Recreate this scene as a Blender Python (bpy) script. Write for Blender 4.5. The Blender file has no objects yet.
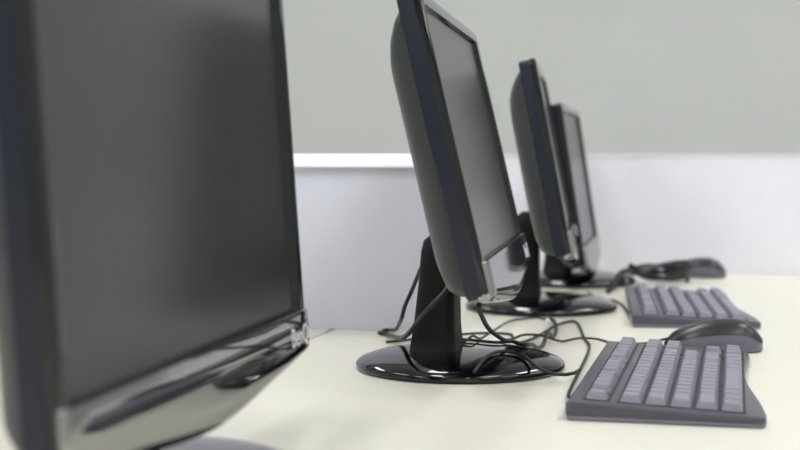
import bpy, bmesh, math, random
from mathutils import Vector, Matrix

random.seed(4)
PI = math.pi
SC = bpy.context.scene
COL = SC.collection

# ------------------------------------------------------------------ camera
FPX = 1400.0                    # focal length in pixels of the 800 px frame
DESK = 0.73                     # desk top height
CAMH = DESK + 0.225
YAW = math.atan(335 / FPX)      # row direction vanishes at x = 735
PITCH = math.atan(70 / FPX)     # horizon at y = 155
cam_d = bpy.data.cameras.new('camera')
cam = bpy.data.objects.new('camera', cam_d)
COL.objects.link(cam)
cam_d.sensor_width = 36.0
cam_d.lens = 36.0 * FPX / 800
cam_d.clip_start = 0.02
cam.location = (0, 0, CAMH)
cam.rotation_euler = (PI / 2 - PITCH, 0, YAW)
cam_d.dof.use_dof = True
cam_d.dof.focus_distance = 1.42
cam_d.dof.aperture_fstop = 5.0
SC.camera = cam

# ------------------------------------------------------------------ world / view
w = bpy.data.worlds.new('world'); SC.world = w; w.use_nodes = True
w.node_tree.nodes['Background'].inputs[0].default_value = (0.8, 0.85, 0.9, 1)
w.node_tree.nodes['Background'].inputs[1].default_value = 0.3
vs = SC.view_settings
vs.view_transform = 'Standard'; vs.look = 'None'; vs.gamma = 1; vs.use_curve_mapping = False
vs.exposure = 0.80
LAMP = 9.0                      # radiance of the ceiling diffusers

FWD = Vector((-math.sin(YAW) * math.cos(PITCH), math.cos(YAW) * math.cos(PITCH), -math.sin(PITCH)))
RGT = Vector((math.cos(YAW), math.sin(YAW), 0))
UPV = RGT.cross(FWD)

def at(px, py, hgt=0.0):
    """point seen at pixel (px, py) that lies hgt above the desk top"""
    d = FWD * FPX + RGT * (px - 400) + UPV * (225 - py)
    t = (DESK + hgt - CAMH) / d.z
    return Vector((0, 0, CAMH)) + d * t

# ------------------------------------------------------------------ materials
def srgb(h):
    c = [int(h[i:i + 2], 16) / 255 for i in (0, 2, 4)]
    return tuple(x / 12.92 if x <= 0.04045 else ((x + 0.055) / 1.055) ** 2.4 for x in c) + (1,)

def mat(name, col, rough=0.5, metal=0.0, ior=1.5, noise=0.0, scale=30.0, bump=0.0, bscale=200.0, coat=0.0, emit=0.0):
    m = bpy.data.materials.new(name); m.use_nodes = True
    nt = m.node_tree; b = nt.nodes['Principled BSDF']
    c = srgb(col) if isinstance(col, str) else tuple(col) + (1,)
    b.inputs['Base Color'].default_value = c
    b.inputs['Roughness'].default_value = rough
    b.inputs['Metallic'].default_value = metal
    b.inputs['IOR'].default_value = ior
    b.inputs['Coat Weight'].default_value = coat
    b.inputs['Coat Roughness'].default_value = 0.03
    tc = nt.nodes.new('ShaderNodeTexCoord')
    if noise > 0:
        n = nt.nodes.new('ShaderNodeTexNoise'); n.inputs['Scale'].default_value = scale
        n.inputs['Detail'].default_value = 5
        nt.links.new(tc.outputs['Object'], n.inputs['Vector'])
        r = nt.nodes.new('ShaderNodeValToRGB')
        r.color_ramp.elements[0].position = 0.3; r.color_ramp.elements[1].position = 0.7
        r.color_ramp.elements[0].color = tuple(x * (1 - noise) for x in c[:3]) + (1,)
        r.color_ramp.elements[1].color = tuple(min(1, x * (1 + noise)) for x in c[:3]) + (1,)
        nt.links.new(n.outputs['Fac'], r.inputs['Fac'])
        nt.links.new(r.outputs['Color'], b.inputs['Base Color'])
    if bump > 0:
        n2 = nt.nodes.new('ShaderNodeTexNoise'); n2.inputs['Scale'].default_value = bscale
        nt.links.new(tc.outputs['Object'], n2.inputs['Vector'])
        bp = nt.nodes.new('ShaderNodeBump'); bp.inputs['Strength'].default_value = bump
        bp.inputs['Distance'].default_value = 0.001
        nt.links.new(n2.outputs['Fac'], bp.inputs['Height'])
        nt.links.new(bp.outputs['Normal'], b.inputs['Normal'])
    if emit > 0:
        b.inputs['Emission Color'].default_value = (0.96, 0.98, 1.0, 1)
        b.inputs['Emission Strength'].default_value = emit
    return m

M = {
    'wall': mat('wall_paint', 'c8cbc8', 0.8, noise=0.02, scale=4, bump=0.15),
    'wallw': mat('side_wall_paint', 'dedfdd', 0.8, noise=0.02, scale=4, bump=0.15),
    'ceil': mat('ceiling_paint', 'eeeeea', 0.9, noise=0.02, scale=20, bump=0.3, bscale=60),
    'floor': mat('vinyl_floor', '9a958c', 0.45, noise=0.06, scale=12),
    'base': mat('baseboard_paint', 'b8b8b4', 0.5, noise=0.02),
    'desk': mat('cream_laminate', 'dedacd', 0.38, noise=0.012, scale=40, bump=0.04, bscale=500),
    'edge': mat('laminate_edge', 'd8d2c2', 0.45, noise=0.02),
    'metal': mat('painted_steel', 'b5b7ba', 0.4, noise=0.02),
    'panel': mat('partition_laminate', 'e6e6ee', 0.5, noise=0.012, scale=25, bump=0.04),
    'panel_shaded': mat('shaded_partition_laminate', 'd2d4df', 0.5, noise=0.012, scale=25, bump=0.04),  # same partition laminate, shade on the short partition put into a darker colour
    'rail': mat('white_rail', 'fbfbff', 0.3, noise=0.005),
    'rail2': mat('grey_rail', 'd9d9df', 0.4, noise=0.005),
    'gloss': mat('gloss_black_plastic', '08090f', 0.08, ior=1.5, noise=0.05, coat=0.15),
    'chin': mat('gloss_chin_plastic', '0e0f13', 0.06, ior=3.5, noise=0.05),
    'side': mat('satin_black_plastic', '171c2b', 0.3, ior=1.45, noise=0.05),
    'shell': mat('matte_grey_black_plastic', '343839', 0.36, noise=0.05, scale=60, bump=0.15, bscale=900),
    'neck': mat('matte_black_plastic', '060607', 0.55, ior=1.35, noise=0.08, bump=0.2, bscale=900),
    'lcd': mat('lcd_matte_glass', '303234', 0.24, noise=0.03, scale=3),
    'logo': mat('logo_print', 'd6d6dc', 0.35, noise=0.01),
    'cable': mat('black_rubber', '15151a', 0.45, noise=0.05),
    'kbody': mat('keyboard_case', '484852', 0.33, noise=0.04),
    'kwell': mat('keyboard_well', '18191d', 0.5, noise=0.04),
    'ktray': mat('keyboard_tray', '777785', 0.35, noise=0.03),
    'key': mat('keycap', '82828e', 0.42, noise=0.03, bump=0.1, bscale=900),
    'mtop': mat('mouse_shell', '181a20', 0.35, noise=0.05),
    'mside': mat('mouse_side', '5d5e69', 0.35, noise=0.03),
    'diff': mat('lamp_diffuser', 'ffffff', 0.5, emit=LAMP, noise=0.005),
    'lampf': mat('lamp_housing', 'f0f0ee', 0.4, noise=0.01),
}

# ------------------------------------------------------------------ mesh helpers
def link(name, me, m, parent=None, smooth=False):
    me.materials.append(M[m])
    o = bpy.data.objects.new(name, me); COL.objects.link(o)
    if parent: o.parent = parent
    if smooth:
        for p in me.polygons: p.use_smooth = True
        try: me.set_sharp_from_angle(angle=math.radians(38))
        except Exception: pass
    return o

def from_bm(name, bm, m, parent=None, smooth=False):
    bmesh.ops.recalc_face_normals(bm, faces=bm.faces)
    me = bpy.data.meshes.new(name); bm.to_mesh(me); bm.free()
    return link(name, me, m, parent, smooth)

def box_bm(lo, hi, bev=0.0, seg=2):
    bm = bmesh.new()
    bmesh.ops.create_cube(bm, size=1)
    for v in bm.verts:
        for i in range(3):
            v.co[i] = lo[i] if v.co[i] < 0 else hi[i]
    if bev > 0:
        bmesh.ops.bevel(bm, geom=list(bm.edges), offset=bev, segments=seg, profile=0.5, affect='EDGES')
    return bm

def box(name, lo, hi, m, parent=None, bev=0.0, seg=2):
    return from_bm(name, box_bm(lo, hi, bev, seg), m, parent, bev > 0)

def loft(name, rings, m, parent=None, cap0=True, cap1=True, closed=True, smooth=True):
    bm = bmesh.new()
    vr = [[bm.verts.new(p) for p in r] for r in rings]
    n = len(rings[0])
    for a, b in zip(vr[:-1], vr[1:]):
        for i in range(n if closed else n - 1):
            j = (i + 1) % n
            bm.faces.new((a[i], a[j], b[j], b[i]))
    if cap0: bm.faces.new(vr[0])
    if cap1: bm.faces.new(list(reversed(vr[-1])))
    return from_bm(name, bm, m, parent, smooth)

def lathe(name, prof, m, parent=None, seg=64, c=(0, 0)):
    rings = []
    for r, z in prof:
        rings.append([(c[0] + r * math.cos(2 * PI * k / seg), c[1] + r * math.sin(2 * PI * k / seg), z) for k in range(seg)])
    return loft(name, rings, m, parent)

def spline(pts, n=10):
    P = [Vector(p) for p in pts]
    P = [2 * P[0] - P[1]] + P + [2 * P[-1] - P[-2]]
    out = []
    for i in range(1, len(P) - 2):
        for k in range(n):
            t = k / n
            a, b, c, d = P[i - 1], P[i], P[i + 1], P[i + 2]
            out.append(0.5 * ((2 * b) + (c - a) * t + (2 * a - 5 * b + 4 * c - d) * t * t + (3 * b - a - 3 * c + d) * t ** 3))
    out.append(P[-2])
    return out

BASE_PROF = [(.1105, .0062), (.109, .0085), (.104, .0115), (.094, .0148), (.080, .0175), (.064, .0197), (.046, .0212), (.026, .022), (0, .0222)]
def surface(x, y):
    h = 0
    for m_ in MON:
        q = math.hypot(x - m_.location.x, y - m_.location.y)
        if q < .1125:
            h = max(h, .007)
            for (r0, z0), (r1, z1) in zip(BASE_PROF[:-1], BASE_PROF[1:]):
                if r1 <= q <= r0: h = max(h, z1 + (z0 - z1) * (q - r1) / (r0 - r1))
    return DESK + h
LAID = []                           # centre points of the cables laid so far: later ones cross over them
def rest(pts, r, n=6):
    out = []
    for p in spline(pts, n * 3):
        z = max(p.z, max(surface(p.x + a, p.y + b) for a, b in ((0, 0), (.004, 0), (-.004, 0), (0, .004), (0, -.004))) + r + .0003)
        for q, rq in LAID:
            if abs(q.z - z) < r + rq + .0012 and math.hypot(q.x - p.x, q.y - p.y) < r + rq + .004:
                z = max(z, q.z + r + rq + .0008)
        out.append(Vector((p.x, p.y, z)))
    src = spline(pts, n * 3)
    lift = [o.z - p.z for o, p in zip(out, src)]                    # ease the lifts so that the cable bends softly
    sm = []
    for i, p in enumerate(src):
        best = lift[i]
        for k in range(max(0, i - 40), min(len(src), i + 41)):
            d = math.hypot(src[k].x - p.x, src[k].y - p.y)
            if d < .035: best = max(best, lift[k] * math.cos(PI / 2 * d / .035) ** 2)
        sm.append(best)
    out = [Vector((p.x, p.y, p.z + l)) for p, l in zip(src, sm)]
    LAID.extend((q, r) for q in spline(out, 3))
    k = out[::3]
    return k if k[-1] == out[-1] else k + [out[-1]]

def tube(name, pts, r, m, parent=None, seg=8, n=10):
    C = spline(pts, n)
    rings = []
    up = Vector((0.12, 0.2, 1)).normalized()
    for i, p in enumerate(C):
        t = (C[min(i + 1, len(C) - 1)] - C[max(i - 1, 0)]).normalized()
        s = t.cross(up)
        if s.length < 1e-3: s = t.cross(Vector((1, 0, 0)))
        s.normalize(); up = s.cross(t).normalized()
        rings.append([p + (s * math.cos(2 * PI * k / seg) + up * math.sin(2 * PI * k / seg)) * r for k in range(seg)])
    return loft(name, rings, m, parent)

def empty(name, loc, rz=0.0):
    o = bpy.data.objects.new(name, None); COL.objects.link(o)
    o.location = loc; o.rotation_euler = (0, 0, rz); o.empty_display_size = 0.05
    return o

def tag(o, label, cat, group=None):
    o['label'] = label; o['category'] = cat
    if group: o['group'] = group
    return o

def struct(o):
    o['kind'] = 'structure'; return o

def copy_tree(o, parent=None):
    c = o.copy(); COL.objects.link(c); c.parent = parent
    for ch in list(o.children): copy_tree(ch, c)
    return c

# ------------------------------------------------------------------ the room
RX0, RX1, RY0, RY1, RH = -4.2, 3.4, -3.2, 4.4, 2.75
struct(box('floor', (RX0, RY0, -0.1), (RX1, RY1, 0), 'floor'))
struct(box('ceiling', (RX0, RY0, RH), (RX1, RY1, RH + 0.1), 'ceil'))
struct(box('wall_back', (RX0 - .1, RY1, 0), (RX1 + .1, RY1 + .1, RH), 'wall'))
struct(box('wall_front', (RX0 - .1, RY0 - .1, 0), (RX1 + .1, RY0, RH), 'wallw'))
struct(box('wall_left', (RX0 - .1, RY0, 0), (RX0, RY1, RH), 'wallw'))
struct(box('wall_right', (RX1, RY0, 0), (RX1 + .1, RY1, RH), 'wallw'))
struct(box('baseboard_back', (RX0, RY1 - .015, 0), (RX1, RY1, .1), 'base', bev=.004))
struct(box('baseboard_left', (RX0, RY0, 0), (RX0 + .015, RY1 - .015, .1), 'base', bev=.004))
struct(box('baseboard_right', (RX1 - .015, RY0, 0), (RX1, RY1 - .015, .1), 'base', bev=.004))

def ceiling_light(x, y, label):
    e = empty('ceiling_light', (x, y, RH))
    tag(e, label, 'ceiling light', 'fluorescent ceiling lights')
    hw, hl, hh = 0.15, 0.62, 0.07
    box('housing', (-hw, -hl, -hh), (hw, hl, 0), 'lampf', e, bev=.004)
    box('diffuser', (-hw + .015, -hl + .015, -hh - .02), (hw - .015, hl - .015, -hh), 'diff', e, bev=.006)
    return e
for lx in (-2.4, -0.75, 0.9, 2.4):
    for ly in (-1.6, 0.55, 2.7):
        ceiling_light(lx, ly, 'white fluorescent ceiling light over the computer room')

# ------------------------------------------------------------------ desks and partitions
SEAM = -0.505
PB = at(740, 274).y               # far partition stands here
PL = at(330, 329).y               # short partition on the opposite side
DY0, DY1 = -0.9, PB - 0.002
def desk(x0, x1, label):
    e = empty('desk', ((x0 + x1) / 2, (DY0 + DY1) / 2, 0))
    hx, hy = (x1 - x0) / 2, (DY1 - DY0) / 2
    box('desktop', (-hx, -hy, DESK - .025), (hx, hy, DESK), 'desk', e, bev=.0022)
    for s in (-1, 1):
        box('side_panel', (-hx + .03, s * (hy - .05) - .0125, 0), (hx - .03, s * (hy - .05) + .0125, DESK - .025), 'edge', e, bev=.001)
    box('modesty_panel', (-.01, -hy + .0625, .3), (.01, hy - .0625, DESK - .025), 'edge', e)
    tag(e, label, 'desk')
    return e
desk(SEAM + .0022, 0.30, 'long cream laminate desk carrying the row of monitors and keyboards')
desk(SEAM - .80, SEAM - .0022, 'cream laminate desk behind the monitor row, crossed by a short partition')

PTOP = CAMH + 0.0015
def partition(x0, x1, y, th, railh, railm, z0, label, rail_over, pm='panel'):
    e = empty('partition', ((x0 + x1) / 2, y, 0))
    hx = (x1 - x0) / 2
    box('panel', (-hx, 0, z0), (hx, th, PTOP - railh + .002), pm, e, bev=.001)
    z0r, z1r, o_, c_ = PTOP - railh, PTOP, rail_over, rail_over * .45
    sec = [(-o_, z0r), (-o_, z0r + railh * .12), (-o_ + c_ * 2.0, z1r - .0008), (-o_ + c_ * 2.0 + .001, z1r),
           (th + o_ - c_ * 2.0 - .001, z1r), (th + o_ - c_ * 2.0, z1r - .0008), (th + o_, z0r + railh * .12), (th + o_, z0r)]
    loft('top_rail', [[(x, a, b) for a, b in sec] for x in (-hx - .004, hx + .004)], railm, e, smooth=False)
    for s in (-1, 1):
        box('end_trim', (s * hx - .003, -.001, z0), (s * hx + .003, th + .001, PTOP - railh), railm, e, bev=.001)
    tag(e, label, 'partition')
    return e
partition(SEAM - .80, -0.372, PL, .028, .0172, 'rail', DESK, 'low white partition with bright top rail standing on the rear desk', .008, 'panel_shaded')
partition(-0.50, 0.34, PB, .03, .007, 'rail2', 0.0, 'plain white partition closing the far end of the desk row', .001)

# ------------------------------------------------------------------ monitors
def rrect(y0, y1, z0, z1, r, d, n=5):
    pts = []
    for cy, cz, a0 in ((y1 - r, z1 - r, 0), (y0 + r, z1 - r, PI / 2), (y0 + r, z0 + r, PI), (y1 - r, z0 + r, 1.5 * PI)):
        for k in range(n + 1):
            a = a0 + PI / 2 * k / n
            pts.append((d, cy + r * math.cos(a), cz + r * math.sin(a)))
    return pts

CH = 0.033                       # chin height
def make_monitor(loc, yaw, tilt, zc, xc, W, H, label):
    """faces local +X, width along Y; head tilted back by tilt about its centre at (xc, 0, zc)"""
    root = empty('monitor', loc, yaw)
    tag(root, label, 'monitor', 'monitors along the desk')
    ct, st = math.cos(tilt), math.sin(tilt)
    def T(p):
        d, y, v = p; v -= H / 2
        return (xc + d * ct - v * st, y, zc + v * ct + d * st)
    TR = lambda rings: [[T(p) for p in r] for r in rings]
    hw = W / 2
    gm = .014
    g = (-hw + gm, hw - gm, CH, H - gm)
    fr = TR([
        rrect(-hw + .003, hw - .003, .003, H - .003, .004, -.020),
        rrect(-hw + .0006, hw - .0006, .0006, H - .0006, .005, -.017),
        rrect(-hw, hw, 0, H, .006, -.013),
        rrect(-hw, hw, 0, H, .006, .0005),
        rrect(-hw + .0012, hw - .0012, .0012, H - .0012, .005, .0025),
        rrect(-hw + .004, hw - .004, .004, H - .004, .004, .0032),
        rrect(g[0] - .002, g[1] + .002, g[2] - .002, g[3] + .002, .002, .0026),
        rrect(*g, .0015, -.0025)])
    bz = loft('bezel', fr, 'gloss', root, cap0=True, cap1=False)
    sc = loft('screen', TR([rrect(*g, .0015, -.006), rrect(*g, .0015, -.0022)]), 'lcd', root, smooth=False)
    # side band of the frame, satin
    sb = TR([rrect(-hw - .0006, hw + .0006, -.0006, H + .0006, .0065, d) for d in (-.0185, -.0175, -.0060, -.0050)])
    loft('side_band', sb, 'side', bz, cap0=False, cap1=False)
    # chin: a bulging strip under the screen
    ys = [-hw + .0005, -hw + .002, -hw + .006] + [hw * (k / 8) for k in range(-7, 8)] + [hw - .006, hw - .002, hw - .0005]
    rings = []
    for y in ys:
        q = hw - abs(y)
        s = .35 if q < .001 else .75 if q < .003 else 1
        t_ = y / hw
        b = -.0035 - .020 * (1 - (math.sqrt(t_ * t_ + .02) - .1414) / .8686)          # lower edge dips towards the middle
        prof = [(-.001, CH + .0002), (.0045, CH - .0002), (.0060, CH - .0012), (.0064, CH - .003), (.0064, CH * .6 + b * .4), (.0063, CH * .3 + b * .7),
                (.0060, b + .006), (.0045, b + .0022), (.001, b), (-.006, b), (-.009, b + .003), (-.009, CH - .004)]
        rings.append([T((d * s if d > 0 else d, y, v)) for d, v in prof])
    chin = loft('chin', rings, 'chin', root)
    # maker's name printed at the right end of the chin
    cu = bpy.data.curves.new('logo', 'FONT'); cu.body = 'BenQ'; cu.size = .0225; cu.extrude = .0002
    cu.align_x = 'RIGHT'
    to = bpy.data.objects.new('logo_tmp', cu); COL.objects.link(to)
    dg = bpy.context.evaluated_depsgraph_get()
    me = bpy.data.meshes.new_from_object(to.evaluated_get(dg))
    bpy.data.objects.remove(to)
    for v in me.vertices:
        x, y, z = v.co
        v.co = T((.0066 + z, hw - .008 + x, CH - .0275 + y))
    link('logo', me, 'logo', chin)
    # rear shell
    sh = TR([
        rrect(-hw + .005, hw - .005, .003, H - .010, .010, -.0185),
        rrect(-hw + .008, hw - .008, .005, H - .020, .014, -.028),
        rrect(-hw + .016, hw - .016, .011, H - .034, .018, -.037),
        rrect(-hw + .028, hw - .028, .026, H - .046, .024, -.0425),
        rrect(-hw + .045, hw - .045, .055, H - .062, .026, -.0448),
        rrect(-hw + .060, hw - .060, .075, H - .075, .026, -.0455)])
    shell = loft('rear_shell', sh, 'shell', root, cap0=False)
    for k in range(9):
        y = -.09 + k * .0225
        bm = box_bm((-.0462, y - .008, H - .110), (-.0452, y + .008, H - .107))
        for v in bm.verts: v.co = T(v.co)
        from_bm('vent_slot', bm, 'neck', shell)
    # base and neck
    b = lathe('base', [(.102, 0), (.1085, .0006), (.1105, .003), (.1105, .0062), (.109, .0085), (.104, .0115), (.094, .0148), (.080, .0175),
                       (.064, .0197), (.046, .0212), (.026, .022), (.006, .0222)], 'gloss', root, seg=96)
    nk = []
    zn = .142
    for z, xb, xf, yw in ((.012, -.054, .004, .046), (.020, -.050, -.000, .040), (.045, -.046, -.002, .036), (.09, -.041, -.003, .034),
                          (zn - .018, -.0385, -.003, .033), (zn - .006, -.036, -.004, .031), (zn, -.029, -.008, .027)):
        r = min(.010, (xf - xb) / 2 - .001)
        ring = [(x, y, z) for (_, x, y) in [(0, p[1], p[2]) for p in rrect(xb, xf, -yw, yw, r, 0)]]
        nk.append(ring)
    neck = loft('neck', nk, 'neck', root)
    # hinge between neck and shell
    hz = zn - .012
    hx_ = xc - .040 * ct + (H / 2 - .0) * 0 + (zc - hz) * math.tan(tilt)
    rings = []
    for y in (-.024, -.022, .022, .024):
        rr = .0125 if abs(y) < .023 else .0105
        rings.append([(-.018 + rr * math.cos(2 * PI * k / 20), y, hz + rr * math.sin(2 * PI * k / 20)) for k in range(20)])
    loft('hinge', rings, 'neck', root)
    bm = box_bm((-.020, -.020, hz - .008), (max(hx_, -.01) + .006, .020, hz + .008), .002, 1)
    from_bm('bracket', bm, 'neck', root)
    return root

MON = []
def base_at(px, py): 
    p = at(px, py, .004); p.z = DESK; return p
def rowyaw(vp):                     # yaw that makes the monitor's width vanish at pixel vp on the horizon
    return math.atan((735 - 400) / FPX) - math.atan((vp - 400) / FPX)
mon_par = [
    # px, py of base centre, vp of width, tilt, centre height, front offset, width, height, label
    (146, 477, 664, 3.9, .2285, .037, .492, .332, 'monitor whose wide dark screen faces out, glossy lower bezel bearing a printed name'),
    (460, 364, 628, 13.3, .235, .020, .46, .281, 'tilted monitor beside the short bright-railed partition, black round base fully in view'),
    (541, 306, 588, 11.0, .222, .020, .425, .264, 'monitor turned edge-on with its screen out of sight, between two others'),
    (572, 280.6, 680, 9.0, .176, .014, .395, .27, 'low-set monitor next to the far partition with a pale reflecting screen'),
]
for px, py, vp, tl, zc, xc, mw, mh, lab in mon_par:
    MON.append(make_monitor(base_at(px, py), rowyaw(vp), math.radians(tl), zc, xc, mw, mh, lab))

# ------------------------------------------------------------------ keyboards
KL, KD = 0.398, 0.166
def ktop(x): return .0172 - (.0172 - .0092) * x / KD
def front(y):
    t = min(1, max(0, y / KL))
    c = .5 - .5 * math.cos(PI * min(1, t / .6)) if t < .6 else (1 - .35 * (.5 - .5 * math.cos(PI * (t - .6) / .4)))
    r = .010
    q = min(y, KL - y)
    rnd = 0 if q > r else r - math.sqrt(max(0, r * r - (r - q) ** 2))
    return KD - .0165 * c - rnd
def key_mesh(wx, wy, h=.0066):
    bm = bmesh.new()
    def ring(ax, ay, z, sx=0): return [bm.verts.new((sx + a * ax, b * ay, z)) for a, b in ((-1, -1), (1, -1), (1, 1), (-1, 1))]
    r0 = ring(wx / 2, wy / 2, 0); r1 = ring(wx / 2 - .0022, wy / 2 - .0020, h - .0010, -.0003); r2 = ring(wx / 2 - .0032, wy / 2 - .0030, h, -.0003)
    for a, b in ((r0, r1), (r1, r2)):
        for i in range(4): bm.faces.new((a[i], a[(i + 1) % 4], b[(i + 1) % 4], b[i]))
    bm.faces.new(r2)
    bmesh.ops.recalc_face_normals(bm, faces=bm.faces)
    me = bpy.data.meshes.new('key'); bm.to_mesh(me); bm.free(); me.materials.append(M['key'])
    return me
KM = {}
def make_keyboard(loc, rz, label, cord):
    e = empty('keyboard', loc, rz)
    tag(e, label, 'keyboard', 'keyboards along the desk')
    N = 28
    def outline(inset, zf):
        pts = []
        pts += [(inset, y, zf(inset)) for y in (inset, KL / 2, KL - inset)]
        lin = [KL * (k / N) for k in range(2, N - 1)]
        for q in [KL, KL - .0008, KL - .0025, KL - .0055] + lin[::-1] + [.0055, .0025, .0008, 0]:
            y = inset + q * (KL - 2 * inset) / KL
            x = front(y) - inset
            pts.append((x, y, zf(x)))
        return pts
    tray = loft('tray', [outline(.003, lambda x: 0.0), outline(.0008, lambda x: .0012), outline(.0005, lambda x: .0045 - .0012 * x / KD)], 'ktray', e)
    case = loft('case', [outline(.0012, lambda x: .0042 - .0012 * x / KD), outline(0, lambda x: .0055 - .0012 * x / KD), outline(0, lambda x: ktop(x) - .003),
                         outline(.0012, lambda x: ktop(x) - .0008), outline(.0035, lambda x: ktop(x))], 'kbody', e)
    u = .0206
    y0 = .012
    rows = [.0245, .0535, .0745, .0955, .1165, .1375]
    # dark well plates below the key blocks
    def well(xa, xb, ya, yb):
        bm = box_bm((xa, ya, 0), (xb, yb, .0006))
        for v in bm.verts: v.co.z += ktop(v.co.x)
        from_bm('key_well', bm, 'kwell', case)
    M15 = 15 * u
    well(rows[0] - .0115, rows[0] + .0115, y0, y0 + 18.25 * u)
    well(rows[1] - .0115, rows[5] + .0112, y0, y0 + M15 + .001)
    well(rows[1] - .0115, rows[2] + .0115, y0 + 15.25 * u, y0 + 18.25 * u)
    well(rows[4] - .0105, rows[5] + .0112, y0 + 15.25 * u, y0 + 18.25 * u)
    lay = []
    fr = [(0, 1)] + [(2 + i, 1) for i in range(4)] + [(6.5 + i, 1) for i in range(4)] + [(11 + i, 1) for i in range(4)] + [(15.25 + i, 1) for i in range(3)]
    lay.append(fr)
    def rowk(ws):
        out, p = [], 0
        for wd in ws: out.append((p, wd)); p += wd
        return out
    nav = [(15.25 + i, 1) for i in range(3)]
    lay.append(rowk([1] * 13 + [2]) + nav)
    lay.append(rowk([1.5] + [1] * 12 + [1.5]) + nav)
    lay.append(rowk([1.75] + [1] * 11 + [2.25]))
    lay.append(rowk([2.25] + [1] * 10 + [2.75]) + [(16.25, 1)])
    lay.append(rowk([1.25, 1.25, 1.25, 6.25, 1.25, 1.25, 1.25, 1.25]) + nav)
    slope = math.atan((.0172 - .0092) / KD)
    for xr, ks in zip(rows, lay):
        for p, wd in ks:
            kk = (wd,)
            if kk not in KM: KM[kk] = key_mesh(.0178, wd * u - .0018)
            o = bpy.data.objects.new('key', KM[kk]); COL.objects.link(o); o.parent = e
            o.location = (xr, y0 + (p + wd / 2) * u, ktop(xr) + .0006)
            o.rotation_euler = (0, slope, 0)
    tube('cord', [Matrix.Rotation(-rz, 3, 'Z') @ (Vector(p) - Vector(loc)) for p in rest(cord, .0017)], .0017, 'cable', e, seg=6, n=3)
    return e

kb_spots = [(at(565.5, 420.5), at(632, 327.5))]
k1, k2 = kb_spots[0]
KY2 = math.radians(5.5)
dk = k2 - k1
D = Vector((0, 0, DESK))
def dp(px, py, h=.002): return at(px, py, h)
make_keyboard(k1, 0, 'grey keyboard in front of the tilted monitor, rows of pale keys fully in view',
              [k1 + Vector((.002, .10, .008)), k1 + Vector((-.010, .11, .004)), dp(589, 350), dp(584, 338), dp(576, 322), dp(560, 324), dp(540, 335), dp(524, 342, .012), dp(500, 348, .0165), dp(468, 345, .0175), dp(446, 341, .022)])
make_keyboard(k2, KY2, 'grey keyboard lying between the two mice, in front of the edge-on monitor',
              [k2 + Vector((.002, .12, .008)), k2 + Vector((-.012, .13, .004)), dp(622, 305), dp(612, 300), dp(604, 303), dp(596, 299), dp(588, 292)])

# ------------------------------------------------------------------ mice
def make_mouse(loc, rz, label, cord):
    e = empty('mouse', loc, rz)
    tag(e, label, 'mouse', 'computer mice')
    L = .112
    def sec(t): # t 0 front (-x) .. 1 rear
        hwid = .031 * (1 - abs(2 * t - 1) ** 4) ** .5 * (0.92 + .10 * t)
        hgt = .005 + 0.029 * (math.sin(PI * min(1, (t * .74 + .03))) ** .75)
        hgt *= (1 - max(0, (t - .72) / .28) ** 3 * .60) * (1 - max(0, (.12 - t) / .12) ** 2 * .45)
        return max(hwid, .003), hgt
    ts = [0.004] + [k / 26 for k in range(1, 26)] + [.996]
    def rings(a0, a1, off, n):
        R = []
        for t in ts:
            hw_, hg = sec(t)
            ring = []
            for k in range(n + 1):
                a = a0 + (a1 - a0) * k / n
                ca, sa = math.cos(a), math.sin(a)
                y = (hw_ + off) * math.copysign(abs(ca) ** .75, ca)
                z = .0015 + (hg + off) * abs(sa) ** .75
                ring.append((-L / 2 + L * t, y, z))
            R.append(ring)
        return R
    body = loft('body', rings(0, PI, 0, 20), 'mside', e)
    shell = loft('top_shell', rings(math.radians(27), math.radians(153), .0007, 18), 'mtop', e, cap0=False, cap1=False, closed=False)
    hg = sec(.22)[1]
    rr = []
    for y, r in ((-.0035, .007), (-.0025, .0085), (.0025, .0085), (.0035, .007)):
        rr.append([(-L / 2 + L * .24 + r * math.cos(2 * PI * k / 18), y, hg - .004 + r * math.sin(2 * PI * k / 18)) for k in range(18)])
    loft('wheel', rr, 'mside', e)
    bm = box_bm((-L / 2 + .004, -.0004, 0), (-L / 2 + .040, .0004, .001))
    for v in bm.verts:
        t = (v.co.x + L / 2) / L
        v.co.z += sec(t)[1] + .0018
    from_bm('button_gap', bm, 'neck', shell)
    tube('cord', [Vector((-L / 2 + .004, 0, .012))] + [Matrix.Rotation(-rz, 3, 'Z') @ (Vector(p) - Vector(loc)) for p in rest(cord, .0016)], .0016, 'cable', e, seg=6, n=3)
    return e
m1 = at(713, 349.5)
make_mouse(m1, math.radians(6), 'dark mouse with grey sides between the two keyboards in the row',
           [m1 + Vector((-.075, -.008, .006)), m1 + Vector((-.11, .004, .002)), m1 + Vector((-.15, .02, .002)), m1 + Vector((-.20, .00, .002)), m1 + Vector((-.235, .02, .002)), m1 + Vector((-.25, .07, .002)), m1 + Vector((-.30, .06, .002)), m1 + Vector((-.38, -.04, .002))])
m2 = at(695, 277)
make_mouse(m2, math.radians(-4), 'dark mouse close against the far white partition',
           [m2 + Vector((-.08, .0, .006)), m2 + Vector((-.12, .01, .010)), m2 + Vector((-.15, -.05, .002)), m2 + Vector((-.19, -.08, .002)), m2 + Vector((-.24, -.04, .002))])

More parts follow.
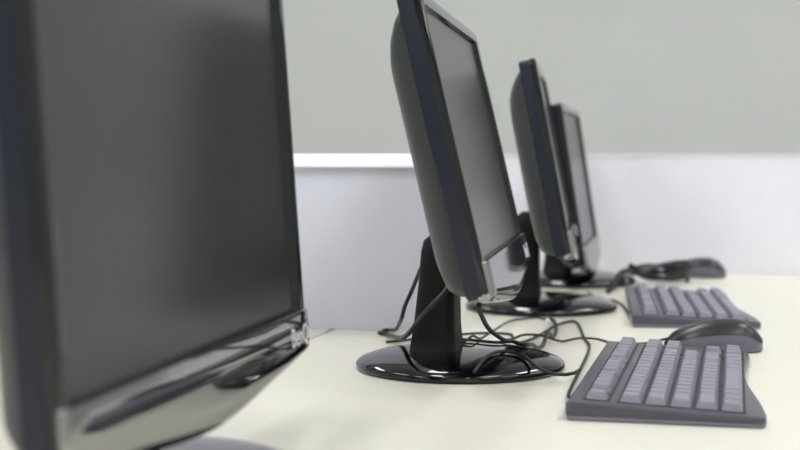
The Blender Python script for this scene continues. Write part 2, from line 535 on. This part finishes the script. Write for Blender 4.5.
# ------------------------------------------------------------------ cables behind the monitors
def cable(name, pts, r, label, cat='cable', group='black cables behind the monitors'):
    base = Vector((pts[0][0], pts[0][1], DESK))
    o = tube(name, [Vector(p) - base for p in rest(pts, r)], r, 'cable', None, seg=8, n=3)
    o.location = base
    tag(o, label, cat, group)
    return o
def mon_pt(i, p):
    m = MON[i]; return m.location + Matrix.Rotation(m.rotation_euler[2], 3, 'Z') @ Vector(p)


b2 = MON[1].location
def rel(i, px, py, h): return at(px, py, h)
cable('monitor_cable', [mon_pt(1, (-.000, -.062, .130)), at(449, 285, .0975), at(433, 304, .0795), at(419, 320, .062), at(409, 333, .044), at(400, 338, .020), at(389, 335, .004), at(379, 333, .003)],
      .0027, 'black cable crossing the neck of the tilted monitor')
cable('monitor_cable', [mon_pt(1, (-.022, .062, .150)), at(424, 262, .1055), at(412, 290, .0755), at(405, 306, .057), at(401, 320, .040), at(396, 329, .012), at(390, 330, .003), at(383, 330.5, .003)], .0023,
      'black cable hanging left behind the round base beside the short partition')
cable('monitor_cable', [at(479, 305, .0885), at(481, 314, .075), at(489, 329, .050), at(503, 340, .030), at(515, 350, .014), at(528, 352, .0125), at(545, 344, .003), at(556, 332, .003), at(552, 320, .003)], .0024,
      'black cable dropping from the lower bezel of the tilted monitor')
cable('thin_cable', [at(447, 344, .023), at(470, 344, .02), at(490, 333, .016), at(508, 322, .004), at(522, 319, .003), at(540, 318, .003), at(552, 326, .003)], .0014,
      'thin dark cable looping between the two round bases')
cable('desk_cable', [at(474, 372, .0150), at(484, 362, .0175), at(498, 357, .0175), at(520, 361, .014), at(545, 371, .0135), at(562, 379, .003), at(572, 378, .003), at(580, 374, .003)], .0018,
      'black cable lying over the round base towards the keyboard')
pts = []
cc = at(657, 282)
for k in range(33):
    a = k / 32 * 2 * PI * 3.2
    rr = .046 + .007 * math.sin(k * 1.7)
    pts.append(cc + Vector((rr * 1.15 * math.cos(a), rr * .6 * math.sin(a), .0045 + .009 * a / (2 * PI) + .003 * math.sin(k * 2.3))))
pts += [at(640, 271, .035), at(630, 276, .018), at(622, 281, .006), at(614, 288, .003), at(608, 292, .003)]
cable('cable_coil', pts, .0042, 'bundle of black cable coiled on the desk by the far mouse', 'cable')
